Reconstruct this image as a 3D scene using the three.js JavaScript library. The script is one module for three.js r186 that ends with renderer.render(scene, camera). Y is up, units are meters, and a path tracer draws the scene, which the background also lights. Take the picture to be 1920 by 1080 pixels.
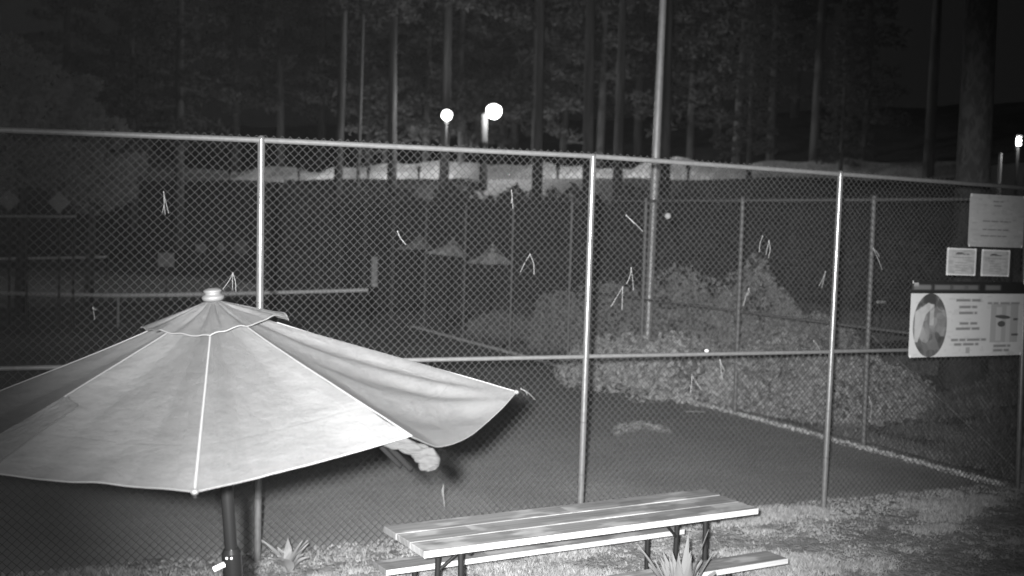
import * as THREE from 'three';
import { mergeGeometries, mergeVertices } from 'three/addons/utils/BufferGeometryUtils.js';
import { RoundedBoxGeometry } from 'three/addons/geometries/RoundedBoxGeometry.js';

// ---------------------------------------------------------------- camera, sky, lights, exposure
const V = (x, y, z) => new THREE.Vector3(x, y, z);
const scene = new THREE.Scene();
const FOCAL = 2100, CAM_H = 2.9;                                   // focal length in photograph pixels, camera height in metres
const camera = new THREE.PerspectiveCamera(2 * Math.atan(540 / FOCAL) * 180 / Math.PI, 16 / 9, 0.1, 600);
camera.position.set(0, CAM_H, 0);
camera.rotation.order = 'YXZ';
camera.rotation.set(-Math.atan(103 / FOCAL), 0, 0.028);
camera.focus = 6.6; camera.userData.fStop = 2.0;                   // the far wood is a little out of focus
camera.updateMatrixWorld(true);
scene.add(camera);

const renderer = new THREE.WebGLRenderer({ antialias: true });
renderer.toneMapping = THREE.LinearToneMapping;
renderer.toneMappingExposure = 1;
renderer.shadowMap.enabled = true;

{ // black, slightly glowing night sky over the woods (even in every direction)
  const w = 16, h = 8, d = new Float32Array(w * h * 4);
  for (let i = 0; i < w * h; i++) { d[i * 4] = d[i * 4 + 1] = d[i * 4 + 2] = 0.0052; d[i * 4 + 3] = 1; }
  const sky = new THREE.DataTexture(d, w, h, THREE.RGBAFormat, THREE.FloatType);
  sky.mapping = THREE.EquirectangularReflectionMapping; sky.magFilter = sky.minFilter = THREE.LinearFilter; sky.needsUpdate = true;
  scene.background = sky; scene.environment = sky;
}

// pixel of the photograph -> point of the place
const rayOf = (u, v) => V((u - 960) / FOCAL, -(v - 540) / FOCAL, -1).applyQuaternion(camera.quaternion);
const at = (u, v, depth) => rayOf(u, v).multiplyScalar(depth).add(camera.position);
const ground = (u, v, y = 0) => { const d = rayOf(u, v); return d.multiplyScalar((y - CAM_H) / d.y).add(camera.position); };

// infrared lamps: a floodlight on a mast behind the camera (placed by the shadow of the umbrella's rib tip on the court) and the camera's own weak ring
const IR_FAR = V(-0.13, 3.0, 0.14), IR_NEAR = V(0.05, 2.94, 0.12);
function spot(name, from, to, intensity, deg, radius) {
  const l = new THREE.SpotLight(0xffffff, intensity, 0, deg * Math.PI / 180, 1, 2);
  l.name = name; l.position.copy(from); l.target.position.copy(to); l.castShadow = true; l.shadow.radius = radius;
  l.shadow.mapSize.set(2048, 2048); l.shadow.camera.far = 140;
  scene.add(l, l.target); return l;
}
spot('infrared_beam', IR_FAR, at(1020, 600, 13), 1450, 25.5, 2.5);
spot('infrared_ring_light', IR_NEAR, at(800, 820, 12), 120, 39, 2);

// ---------------------------------------------------------------- helpers
let seed = 12345;
const rnd = () => { seed |= 0; seed = seed + 0x6D2B79F5 | 0; let t = Math.imul(seed ^ seed >>> 15, 1 | seed); t = t + Math.imul(t ^ t >>> 7, 61 | t) ^ t; return ((t ^ t >>> 14) >>> 0) / 4294967296; };
const rr = (a, b) => a + (b - a) * rnd();
const clamp = (x, a = 0, b = 1) => Math.min(b, Math.max(a, x));
const smooth = (a, b, x) => { const t = clamp((x - a) / (b - a)); return t * t * (3 - 2 * t); };
const lerp = (a, b, t) => a + (b - a) * t;
const hash = (x, y, k = 0) => { let n = Math.imul(x | 0, 374761393) + Math.imul(y | 0, 668265263) + Math.imul(k | 0, 982451653); n = Math.imul(n ^ n >>> 13, 1274126177); return ((n ^ n >>> 16) >>> 0) / 4294967296; };
function vnoise(x, y, period = 0, k = 0) {
  const xi = Math.floor(x), yi = Math.floor(y), fx = x - xi, fy = y - yi, m = (a) => period ? ((a % period) + period) % period : a;
  const sx = fx * fx * (3 - 2 * fx), sy = fy * fy * (3 - 2 * fy);
  return lerp(lerp(hash(m(xi), m(yi), k), hash(m(xi + 1), m(yi), k), sx), lerp(hash(m(xi), m(yi + 1), k), hash(m(xi + 1), m(yi + 1), k), sx), sy);
}
function fbm(x, y, oct = 4, period = 0, k = 0) { let s = 0, a = 0.5, f = 1, n = 0; for (let i = 0; i < oct; i++) { s += a * vnoise(x * f, y * f, period * f, k + i); n += a; a *= 0.55; f *= 2; } return s / n; }
function tex(n, fn, repX = 1, repY = repX, srgb = false) {          // fn(u, v) -> 0..1
  const d = new Uint8Array(n * n * 4);
  for (let j = 0; j < n; j++) for (let i = 0; i < n; i++) { const c = clamp(fn(i / n, j / n)) * 255, o = (j * n + i) * 4; d[o] = d[o + 1] = d[o + 2] = c; d[o + 3] = 255; }
  const t = new THREE.DataTexture(d, n, n); t.wrapS = t.wrapT = THREE.RepeatWrapping; t.magFilter = THREE.LinearFilter; t.minFilter = THREE.LinearMipmapLinearFilter; t.generateMipmaps = true;
  t.repeat.set(repX, repY); if (srgb) t.colorSpace = THREE.SRGBColorSpace; t.needsUpdate = true; return t;
}
const grey = (v) => new THREE.Color().setRGB(v, v, v);
const mat = (v, o = {}) => new THREE.MeshStandardMaterial({ color: grey(v), roughness: 0.85, side: THREE.DoubleSide, ...o });

const taken = new Map();
function numbered(name) { const n = taken.get(name) ?? 0; taken.set(name, n + 1); return n ? name + '_' + String(n).padStart(3, '0') : name; }
function shade(o) { o.castShadow = o.receiveShadow = true; return o; }
function thing(name, label, category, pos, turn = 0, group) {
  const o = new THREE.Group(); o.name = numbered(name); if (pos) o.position.copy(pos); o.rotation.y = turn; o.userData = { label, category }; if (group) o.userData.group = group; scene.add(o); return o;
}
function part(name, geo, m, parent, label, kind) {
  const o = shade(new THREE.Mesh(Array.isArray(geo) ? (geo.length > 1 ? mergeGeometries(geo.map(g => g.index ? g.toNonIndexed() : g)) : geo[0]) : geo, m)); o.name = name; if (label) o.userData.label = label; if (kind) o.userData.kind = kind; parent.add(o); return o;
}
function single(name, geo, m, label, category, group) { const o = part(numbered(name), geo, m, scene); o.userData = { label, category }; if (group) o.userData.group = group; return o; }
function setting(name, geo, m, label, category) { const o = part(name, geo, m, scene); o.userData = { kind: 'structure', label, category }; return o; }
function copyOf(src, label, group) { const c = src.clone(); c.name = numbered(src.name.replace(/_\d{3}$/, '')); c.userData = { ...src.userData }; if (label) c.userData.label = label; if (group) c.userData.group = group; scene.add(c); return c; }
function rod(a, b, r0, r1 = r0, seg = 14, open = false) {
  const d = b.clone().sub(a), L = d.length(), g = new THREE.CylinderGeometry(r1, r0, L, seg, 1, open);
  g.translate(0, L / 2, 0); g.applyQuaternion(new THREE.Quaternion().setFromUnitVectors(V(0, 1, 0), d.normalize())); g.translate(a.x, a.y, a.z); return g;
}
function tube(pts, r, seg = 24, rad = 8) { return new THREE.TubeGeometry(new THREE.CatmullRomCurve3(pts), seg, r, rad); }
function box(w, h, d, x, y, z, r = 0.004) { const g = r ? new RoundedBoxGeometry(w, h, d, 2, r) : new THREE.BoxGeometry(w, h, d); g.translate(x, y, z); return g; }
function sheet(nx, ny, fn) {                                       // fn(i/nx, j/ny) -> {p, uv}
  const pos = [], uv = [], idx = [];
  for (let j = 0; j <= ny; j++) for (let i = 0; i <= nx; i++) { const q = fn(i / nx, j / ny); pos.push(q.p.x, q.p.y, q.p.z); uv.push(...(q.uv ?? [i / nx, j / ny])); }
  for (let j = 0; j < ny; j++) for (let i = 0; i < nx; i++) { const a = j * (nx + 1) + i, b = a + 1, c = a + nx + 1, d = c + 1; idx.push(a, b, d, a, d, c); }
  const g = new THREE.BufferGeometry(); g.setAttribute('position', new THREE.Float32BufferAttribute(pos, 3)); g.setAttribute('uv', new THREE.Float32BufferAttribute(uv, 2)); g.setIndex(idx); g.computeVertexNormals(); return g;
}

// the courts' own axes: s along the front fence, t away from it into the court, y up
const F0 = ground(483, 1058), F1 = ground(1543, 958);
const TURN = Math.atan2(-(F1.z - F0.z), F1.x - F0.x);
const EX = V(Math.cos(TURN), 0, -Math.sin(TURN)), EN = V(-Math.sin(TURN), 0, -Math.cos(TURN));
const W = (s, t, y = 0) => V(F0.x + EX.x * s + EN.x * t, y, F0.z + EX.z * s + EN.z * t);
const toST = (p) => { const d = p.clone().sub(F0); return [d.dot(EX), d.dot(EN)]; };
const onPlane = (u, v, p0, n) => { const d = rayOf(u, v); return d.multiplyScalar(n.dot(p0.clone().sub(camera.position)) / n.dot(d)).add(camera.position); };
const onFence = (u, v, t = 0) => { const p = onPlane(u, v, W(0, t), EN); return { s: p.clone().sub(F0).dot(EX), y: p.y, p }; };
const onSide = (u, v, s = 8.95) => { const p = onPlane(u, v, W(s, 0), EX); return { t: p.clone().sub(F0).dot(EN), y: p.y, p }; };

// ---------------------------------------------------------------- materials
const speckle = tex(512, (u, v) => 0.62 + 0.3 * (fbm(u * 128, v * 128, 2, 128) - 0.5) + 0.28 * (fbm(u * 8, v * 8, 4, 8, 9) - 0.5), 1);
const courtMap = tex(1024, (u, v) => 0.74 + 0.34 * (hash(u * 1024, v * 1024) - 0.5) + 0.3 * (fbm(u * 6, v * 6, 5, 6, 3) - 0.5), 0.2);
const courtBump = tex(512, (u, v) => hash(u * 512, v * 512, 5), 2.2);
const earthMap = tex(1024, (u, v) => { const a = fbm(u * 60, v * 60, 4, 60, 2), b = fbm(u * 7, v * 7, 4, 7, 4); return 0.18 + 0.75 * a * (0.5 + b); }, 0.35);
const earthBump = tex(512, (u, v) => fbm(u * 80, v * 80, 3, 80, 6), 0.7);
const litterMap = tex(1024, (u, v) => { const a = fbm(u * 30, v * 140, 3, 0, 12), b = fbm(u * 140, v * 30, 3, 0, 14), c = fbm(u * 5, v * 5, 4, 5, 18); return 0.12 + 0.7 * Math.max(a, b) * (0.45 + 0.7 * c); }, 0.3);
const woodMap = tex(1024, (u, v) => { const g = fbm(u * 7 + 0.6 * fbm(u * 6, v * 4, 3, 0, 8), v * 96, 4, 0, 1), w = fbm(u * 9, v * 14, 4, 0, 22); return 0.5 + 0.5 * (g - 0.45) + 0.42 * smooth(0.52, 0.72, w) - 0.12 * smooth(0.55, 0.7, fbm(u * 16, v * 8, 3, 0, 31)); });
const barkMap = tex(512, (u, v) => { const a = fbm(u * 22 + 2 * fbm(u * 8, v * 8, 2, 8, 3), v * 7, 4, 0, 4); return 0.55 + 0.4 * smooth(0.32, 0.68, a) * (0.7 + 0.5 * fbm(u * 50, v * 50, 2, 0, 7)); });
const clothMap = tex(1024, (u, v) => { const st = fbm(u * 5, v * 5, 5, 5, 2), bl = smooth(0.5, 0.75, fbm(u * 3 + 4, v * 14, 5, 0, 6)), sp = smooth(0.66, 0.72, fbm(u * 70, v * 70, 2, 70, 12)); return 0.84 + 0.22 * (st - 0.5) + 0.08 * (hash(u * 1024, v * 1024) - 0.5) - 0.09 * bl - 0.1 * sp; }, 1);
const clothBump = tex(1024, (u, v) => 0.82 * fbm(u * 9 + 1.5 * fbm(u * 4, v * 4, 3, 4, 7), v * 16, 5, 0, 17) + 0.1 * Math.sin(u * 1400) * Math.sin(v * 1400), 1);
const galvMap = tex(256, (u, v) => 0.72 + 0.4 * (fbm(u * 14, v * 40, 3, 0, 5) - 0.5) + 0.14 * (hash(u * 256, v * 256) - 0.5), 1, 3);

const M = {
  court: mat(0.46, { map: courtMap, bumpMap: courtBump, bumpScale: 0.004, roughness: 0.95 }),
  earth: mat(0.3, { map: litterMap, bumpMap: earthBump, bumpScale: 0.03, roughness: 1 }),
  lawn: mat(0.4, { map: earthMap, bumpMap: earthBump, bumpScale: 0.02, roughness: 1 }),
  blade: mat(0.3, { roughness: 0.9 }),
  weed: mat(0.22, { roughness: 0.9 }),
  softLeaf: mat(0.11, { roughness: 0.9 }),
  paleBlade: mat(0.2, { roughness: 0.8 }),
  galv: mat(0.26, { map: galvMap, metalness: 0.45, roughness: 0.27 }),
  poleSteel: mat(0.5, { map: galvMap, metalness: 0.25, roughness: 0.4 }),
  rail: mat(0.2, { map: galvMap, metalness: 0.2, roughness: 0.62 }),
  dullPost: mat(0.2, { map: galvMap, metalness: 0.45, roughness: 0.5 }),
  wire: mat(0.04, { roughness: 0.8 }),
  wireSide: mat(0.06, { roughness: 0.7 }),
  blackSteel: new THREE.MeshPhysicalMaterial({ color: grey(0.012), roughness: 0.6, specularIntensity: 0.3 }),
  wood: mat(0.34, { map: woodMap, bumpMap: woodMap, bumpScale: 0.0015, roughness: 0.75 }),
  cloth: mat(0.067, { map: clothMap, bumpMap: clothBump, bumpScale: 0.007, roughness: 0.8 }),
  seam: mat(0.15, { roughness: 0.6 }),
  white: mat(0.75, { roughness: 0.6 }),
  pole: mat(0.01, { roughness: 0.25, metalness: 0.1 }),
  chrome: mat(0.8, { roughness: 0.25, metalness: 0.3 }),
  needle: mat(0.27, { roughness: 0.6 }),
  bark: mat(0.11, { map: barkMap, bumpMap: barkMap, bumpScale: 0.02, roughness: 1 }),
  pine: mat(0.075, { roughness: 0.9 }),
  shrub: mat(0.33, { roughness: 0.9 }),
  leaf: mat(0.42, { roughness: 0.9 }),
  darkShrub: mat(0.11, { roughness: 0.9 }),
  stone: mat(0.42, { map: speckle, roughness: 1 }),
  edge: mat(0.62, { map: speckle, roughness: 0.7 }),
  parasol: mat(0.88, { roughness: 0.8 }),
  hem: mat(0.085, { roughness: 0.7 }),
  fitting: mat(0.06, { roughness: 0.5 }),
  dark: new THREE.MeshPhysicalMaterial({ color: grey(0.004), roughness: 0.9, specularIntensity: 0.1 }),
  net: mat(0.03, { roughness: 0.9 }),
};

// ---------------------------------------------------------------- ground, court, slope, road bank
const ROAD = [at(-500, 343, 92), at(350, 343, 75), at(925, 347, 61), at(1300, 352, 55), at(2400, 370, 42)].map(p => V(p.x, 0, p.z));
const ROAD_Y = 5.75;
function roadSide(x, z) {                                          // metres beyond (+) or before (-) the road's line
  let best = 1e9, sg = 1, along = 0;
  for (let i = 0; i + 1 < ROAD.length; i++) {
    const a = ROAD[i], b = ROAD[i + 1], dx = b.x - a.x, dz = b.z - a.z, L2 = dx * dx + dz * dz, k = clamp(((x - a.x) * dx + (z - a.z) * dz) / L2, 0, 1);
    const px = a.x + dx * k, pz = a.z + dz * k, d = Math.hypot(x - px, z - pz);
    if (d < best) { best = d; sg = (x - a.x) * dz - (z - a.z) * dx > 0 ? 1 : -1; along = i + k; }
  }
  return [best * sg, along];
}
function heightAt(x, z) {
  const d = V(x, 0, z).sub(F0), s = d.dot(EX), t = d.dot(EN);
  const n = fbm(x * 0.35, z * 0.35, 4, 0, 11) - 0.5, bank = smooth(9.35, 15.5, s) * smooth(-4, 4, t) * 1.05;
  let h = bank + n * 0.2 * smooth(9.3, 11, s) * smooth(-2, 2, t);
  const [r] = roadSide(x, z);
  if (r > -9) h = lerp(h, ROAD_Y + 0.4 * n, smooth(-9, -1, r));
  if (r > 3) h = ROAD_Y + smooth(4.3, 5.6, r) * 1.0 + smooth(4.5, 45, r) * 7 + n * 1.2 * smooth(5, 9, r);
  return h;
}
{
  const nx = 190, ny = 190;
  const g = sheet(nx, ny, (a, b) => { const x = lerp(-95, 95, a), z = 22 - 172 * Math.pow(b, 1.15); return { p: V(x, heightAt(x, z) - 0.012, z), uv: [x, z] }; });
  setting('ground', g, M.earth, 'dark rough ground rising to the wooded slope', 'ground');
  const court = sheet(60, 60, (a, b) => { const s = lerp(-60, 9.02, a), t = lerp(0.1, 62, b); return { p: W(s, t, 0.006), uv: [s, t] }; });
  setting('court_surface', court, M.court, 'smooth painted sports court surface behind the fence', 'court');
  const lawn = sheet(260, 110, (a, b) => {
    const s = lerp(-7, 16, a), t0 = lerp(-9, 0.34, b), edge = smooth(0.9, 1, b), t = t0 + edge * 0.16 * (fbm(s * 3, 3, 3, 0, 4) - 0.5) * 2;
    const y = 0.012 + 0.05 * (fbm(s * 2.4, t * 2.4, 4, 0, 13)) * (1 - 0.85 * edge) + 0.02 * fbm(s * 9, t * 9, 2, 0, 15) * (1 - edge) - 0.008 * edge;
    return { p: W(s, t, y), uv: [s, t] };
  });
  setting('lawn', lawn, M.lawn, 'rough short grass lawn in front of the chain-link fence', 'lawn');
  // litter-strewn kerb along the side fence
  const kerb = sheet(8, 160, (a, b) => { const t = lerp(0.1, 40, b), w = 0.2 + 0.1 * fbm(t * 2, 1, 3, 0, 6), s = 8.9 + w * a; return { p: W(s, t, 0.012 + 0.07 * Math.sin(Math.PI * Math.min(a, 0.7) / 1.4 * 1) * (0.7 + 0.5 * fbm(t * 5, a * 3, 3, 0, 2))), uv: [s, t] }; });
  setting('kerb', kerb, mat(0.36, { map: earthMap, bumpMap: earthBump, bumpScale: 0.02 }), 'pale litter strewn kerb under the side fence', 'kerb');
  // cut bank above the hill road
  const bankM = mat(0.5, { map: earthMap, roughness: 1 });
  const pts = []; for (let i = 0; i <= 300; i++) { const k = i / 300 * (ROAD.length - 1.001), j = Math.floor(k), f = k - j, a = ROAD[j], b = ROAD[j + 1]; pts.push(V(lerp(a.x, b.x, f), 0, lerp(a.z, b.z, f))); }
  const bank = sheet(300, 8, (a, b) => {
    const i = Math.round(a * 300), p = pts[i], q = pts[Math.min(300, i + 1)], o = pts[Math.max(0, i - 1)], d = q.clone().sub(o).normalize(), n = V(d.z, 0, -d.x);
    const h = 1.25 + 0.9 * (fbm(i * 0.09, 2, 3, 0, 9) - 0.5), off = 2.6 + b * 1.1 + 0.5 * (fbm(i * 0.3, b * 5, 3, 0, 21) - 0.5);
    return { p: V(p.x + n.x * off, ROAD_Y - 0.15 + b * h, p.z + n.z * off), uv: [i * 0.4, b] };
  });
  setting('road_bank', bank, bankM, 'pale cut earth bank lit mainly by the added roadside lamps', 'bank');
}
console.log('ground done');

// ---------------------------------------------------------------- chain-link fences
const CELL = 0.0718;
function wireGeometry(h, r, half = CELL / 2) {
  const n = Math.round(h / half), pos = [], nor = [], idx = [];
  for (let i = 0; i <= n; i++) {
    const x = (i % 2 ? 1 : -1) * (half / 2 - r * 0.3), z = (i % 2 ? 1 : -1) * r * 0.9, y = i * half;
    for (let k = 0; k < 4; k++) { const a = k * Math.PI / 2 + Math.PI / 4; const c = Math.cos(a), s = Math.sin(a); pos.push(x + c * r * 1.25, y, z + s * r); nor.push(c, 0, s); }
    if (i) for (let k = 0; k < 4; k++) { const a = (i - 1) * 4 + k, b = (i - 1) * 4 + (k + 1) % 4, c = a + 4, d = b + 4; idx.push(a, c, b, b, c, d); }
  }
  const g = new THREE.BufferGeometry(); g.setAttribute('position', new THREE.Float32BufferAttribute(pos, 3)); g.setAttribute('normal', new THREE.Float32BufferAttribute(nor, 3)); g.setAttribute('uv', new THREE.Float32BufferAttribute(new Float32Array(pos.length / 3 * 2), 2)); g.setIndex(idx); return g;
}
function chainMesh(parent, x0, x1, h, r, m, topAt, zoff) {
  const step = CELL / 2, n = Math.floor((x1 - x0) / step), im = new THREE.InstancedMesh(wireGeometry(h, r), m, n), T = new THREE.Matrix4(), Rm = new THREE.Matrix4();
  for (let i = 0; i < n; i++) {
    T.makeTranslation(x0 + (i + 0.5) * step, 0.02, zoff + 0.006 * Math.sin(i * 0.37)); if (i % 2) T.multiply(Rm.makeRotationY(Math.PI)); T.multiply(Rm.makeScale(1, topAt(x0 + (i + 0.5) * step) / h, 1));
    im.setMatrixAt(i, T);
  }
  im.name = 'chain_link_mesh'; im.userData.kind = 'stuff'; im.userData.label = 'diamond wire mesh'; shade(im); parent.add(im); return im;
}
{
  const f = thing('chain_link_fence', 'tall galvanised chain-link fence along the front of the court', 'fence', F0, TURN);
  const posts = [[onFence(490, 262).s, 3.63, 0], [onFence(1112, 291).s, 3.65, onFence(1086, 1001).s], [onFence(1576, 325).s, 3.63, onFence(1543, 958).s], [8.86, 3.6, 8.95], [-3.1, 3.6, -3.06], [-6.2, 3.6, -6.15]];
  for (const [st, y, sb] of posts) {
    const p = part('post', rod(V(sb, -0.3, 0), V(st, y, 0), 0.031, 0.031, 24), M.galv, f);
    part('post_cap', new THREE.SphereGeometry(0.034, 18, 8, 0, Math.PI * 2, 0, Math.PI / 2).translate(st, y, 0), M.galv, p);
    for (const k of [0.16, 0.3, 0.62, 0.78]) part('tie_wire', new THREE.TorusGeometry(0.033, 0.003, 6, 18).rotateX(Math.PI / 2).translate(lerp(sb, st, k), y * k, 0), M.wire, p);
  }
  const ss = [[-6.2, 3.56], [onFence(0, 243).s, 3.583], [posts[0][0], 3.622], [posts[1][0], 3.655], [posts[2][0], 3.625], [8.86, 3.59]];
  for (let i = 0; i + 1 < ss.length; i++) part('top_rail', rod(V(ss[i][0], ss[i][1], 0.0), V(ss[i + 1][0], ss[i + 1][1], 0.0), 0.024, 0.024, 16), M.rail, f);
  const railTop = (x) => { for (let i = 0; i + 1 < ss.length; i++) if (x <= ss[i + 1][0]) return lerp(ss[i][1], ss[i + 1][1], clamp((x - ss[i][0]) / (ss[i + 1][0] - ss[i][0]))) + 0.004 + 0.006 * hash(x * 100, 3); return ss.at(-1)[1]; };
  const ms = [-6.17, -3.08, posts[0][0] / 2, (posts[1][0] + posts[1][2]) / 2, (posts[2][0] + posts[2][2]) / 2, 8.9];
  for (let i = 0; i + 1 < ms.length; i++) part('middle_rail', rod(V(ms[i] + 0.03, 1.745 - i * 0.004, 0.0), V(ms[i + 1] - 0.03, 1.74 - i * 0.005, 0.0), 0.0205, 0.0205, 14), M.rail, f);
  part('rail_clamp', new THREE.SphereGeometry(0.022, 12, 8).scale(1.2, 0.8, 0.8).translate(onFence(1322, 659).s, onFence(1322, 659).y + 0.01, 0.028), M.chrome, f, 'shiny rail clamp');
  chainMesh(f, -6.2, 8.95, 3.68, 0.0029, M.wire, railTop, -0.04);
}
{
  const f = thing('chain_link_fence', 'darker chain-link fence running back along the court kerb beside shrubs', 'fence', W(8.95, 0), TURN + Math.PI / 2);   // local +x runs away into the court
  const ts = []; for (let i = 1; i <= 15; i++) ts.push(2.65 + (i - 1) * 3.06);
  const top = (t) => t < 12 ? 3.5 + t * 0.012 : 3.62;
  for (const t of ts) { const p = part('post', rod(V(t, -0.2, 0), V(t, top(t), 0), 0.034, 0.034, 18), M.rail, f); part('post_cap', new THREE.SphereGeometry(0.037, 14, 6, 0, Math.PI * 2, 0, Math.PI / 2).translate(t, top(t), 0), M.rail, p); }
  const rt = [0, ...ts];
  for (let i = 0; i + 1 < rt.length; i++) {
    part('top_rail', rod(V(rt[i] + 0.03, top(rt[i]) - 0.03, 0), V(rt[i + 1], top(rt[i + 1]) - 0.03, 0), 0.022, 0.022, 12), M.rail, f);
    part('middle_rail', rod(V(rt[i] + 0.04, 1.72, 0), V(rt[i + 1] - 0.04, 1.72, 0), 0.021, 0.021, 12), M.rail, f);
  }
  part('truss_rod', rod(V(0.05, 0.25, 0.03), V(2.62, 1.62, 0.03), 0.012, 0.012, 8), M.rail, f);
  chainMesh(f, 0.02, 30, 3.5, 0.002, M.wireSide, top, 0.04);
}
console.log('fences done');

// pine needles caught in the wire, each a fan of two or three from one sheath
function needles(u, v, tips, dz = 0.005) {
  const o = onFence(u, v).p.clone().addScaledVector(EN, -0.012 + 0.05), gs = [];
  const t = thing('pine_needle_bundle', (tips.length > 1 ? 'fan of pale pine needles' : 'single pale pine needle') + ' caught in the wire ' + (onFence(u, v).y > 1.74 ? 'above' : 'below') + ' the middle rail, ' + (u < 488 ? 'over the umbrella' : u < 1100 ? 'parasols behind' : u < 1570 ? 'floodlight pole bay' : 'notice bay'), 'pine needles', o, TURN, 'pine needles caught in the fence');
  for (const [a, b] of tips) {
    const e = onFence(u + a, v + b).p.clone().addScaledVector(EN, 0.038 - 0.03 * rnd()).sub(o).applyAxisAngle(V(0, 1, 0), -TURN), m = e.clone().multiplyScalar(0.5).add(V(rr(-0.012, 0.012), rr(0, 0.012), rr(-0.01, 0.02)));
    part('needle', tube([V(0, 0, 0), m, e], 0.0028, 10, 5), M.needle, t);
  }
  part('sheath', new THREE.SphereGeometry(0.007, 8, 6).scale(0.8, 1.5, 0.8), M.needle, t);
}
for (const [u, v, tips] of [
  [308, 360, [[2, 42], [9, 40], [-3, 38]]], [438, 513, [[-20, 30], [-1, 30], [5, 34]]], [748, 434, [[10, 20], [14, 25]]], [962, 357, [[-2, 24], [3, 34]]],
  [997, 477, [[-20, 34], [6, 38]]], [1178, 404, [[14, 16], [29, 30]]], [1187, 503, [[3, 42], [-9, 30]]], [1171, 539, [[-23, 36], [-4, 42]]], [1434, 443, [[-8, 30]]],
  [1446, 452, [[-4, 32], [-7, 26]]], [1552, 510, [[-10, 30], [-14, 26]]], [1408, 542, [[-6, 12], [-12, 32]]], [1354, 676, [[6, 20], [4, 36]]], [1301, 704, [[-5, 34], [16, 28]]],
  [1642, 466, [[8, 16], [14, 40]]], [834, 912, [[-2, 20], [2, 40]]], [980, 730, [[10, 12], [25, 20]]], [1530, 640, [[12, 26]]], [1634, 745, [[2, 40]]], [175, 578, [[6, 4], [3, 22]]],
]) needles(u, v, tips);

// ---------------------------------------------------------------- notices on the front fence, near the corner
function notice(name, label, corners, paint, w, h, rad = 0, tilt = 0) {
  const P = corners.map(([u, v]) => onFence(u, v, -0.06)), s0 = (P[0].s + P[3].s) / 2, s1 = (P[1].s + P[2].s) / 2, y0 = (P[2].y + P[3].y) / 2, y1 = (P[0].y + P[1].y) / 2, ww = s1 - s0, hh = y1 - y0;
  const c = document.createElement('canvas'); c.width = w; c.height = h; const g = c.getContext('2d'); paint(g, w, h);
  const t = new THREE.CanvasTexture(c); t.colorSpace = THREE.SRGBColorSpace;
  const o = thing(name, label, 'sign', W((s0 + s1) / 2, -0.05, (y0 + y1) / 2), TURN); o.rotation.order = 'YXZ'; o.rotation.z = tilt;
  const sh = new THREE.Shape(), x = ww / 2, y = hh / 2, r = rad; sh.moveTo(-x + r, -y); sh.lineTo(x - r, -y); sh.quadraticCurveTo(x, -y, x, -y + r); sh.lineTo(x, y - r); sh.quadraticCurveTo(x, y, x - r, y); sh.lineTo(-x + r, y); sh.quadraticCurveTo(-x, y, -x, y - r); sh.lineTo(-x, -y + r); sh.quadraticCurveTo(-x, -y, -x + r, -y);
  const geo = new THREE.ExtrudeGeometry(sh, { depth: 0.003, bevelEnabled: false, curveSegments: 6 }), uv = geo.attributes.uv, ps = geo.attributes.position;
  for (let i = 0; i < uv.count; i++) uv.setXY(i, (ps.getX(i) + x) / ww, (ps.getY(i) + y) / hh);
  part('panel', geo, new THREE.MeshStandardMaterial({ map: t, roughness: 0.6, side: THREE.DoubleSide }), o);
  for (const [a, b] of [[-1, 1], [1, 1], [-1, -1], [1, -1]]) part('cable_tie', box(0.006, 0.03, 0.012, a * (x - 0.02), b * (y - 0.012), 0.002, 0.001), M.white, o);
  return o;
}
const fillBg = (g, w, h, c) => { g.fillStyle = c; g.fillRect(0, 0, w, h); for (let i = 0; i < 260; i++) { g.fillStyle = `rgba(${rnd() < 0.5 ? '0,0,0' : '255,255,255'},${0.02 + 0.03 * rnd()})`; g.fillRect(rnd() * w, rnd() * h, 10 + 60 * rnd(), 4 + 30 * rnd()); } };
// rows of print too blurred to read in the photograph: uneven dark word shapes
const printRow = (g, x0, x1, y, hgt, c) => { let x = x0; g.fillStyle = c; while (x < x1 - hgt * 0.5) { const L = Math.min(x1 - x, hgt * (1.6 + 3.6 * rnd())); for (let k = 0; k < 9; k++) { g.globalAlpha = 0.16; const e = hgt * 0.5 * (k / 9); g.fillRect(x - e + rnd() * hgt * 0.3, y - e * 0.7, L + 2 * e - rnd() * hgt * 0.6, hgt * 0.55 + e * 1.4); } x += L + hgt * 0.9; } g.globalAlpha = 1; };
notice('notice_board', 'large blank looking white panel hung on the fence above two small notices', [[1819, 362], [1921, 369], [1921, 466], [1817, 461]], (g, w, h) => { fillBg(g, w, h, '#a8a8a8'); for (const [a, b, y] of [[0.42, 0.6, 0.12], [0.44, 0.58, 0.2], [0.25, 0.75, 0.5], [0.25, 0.72, 0.66], [0.22, 0.7, 0.78]]) printRow(g, a * w, b * w, y * h, h * 0.03, 'rgba(90,90,90,0.45)'); }, 512, 512, 0.03);
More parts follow.
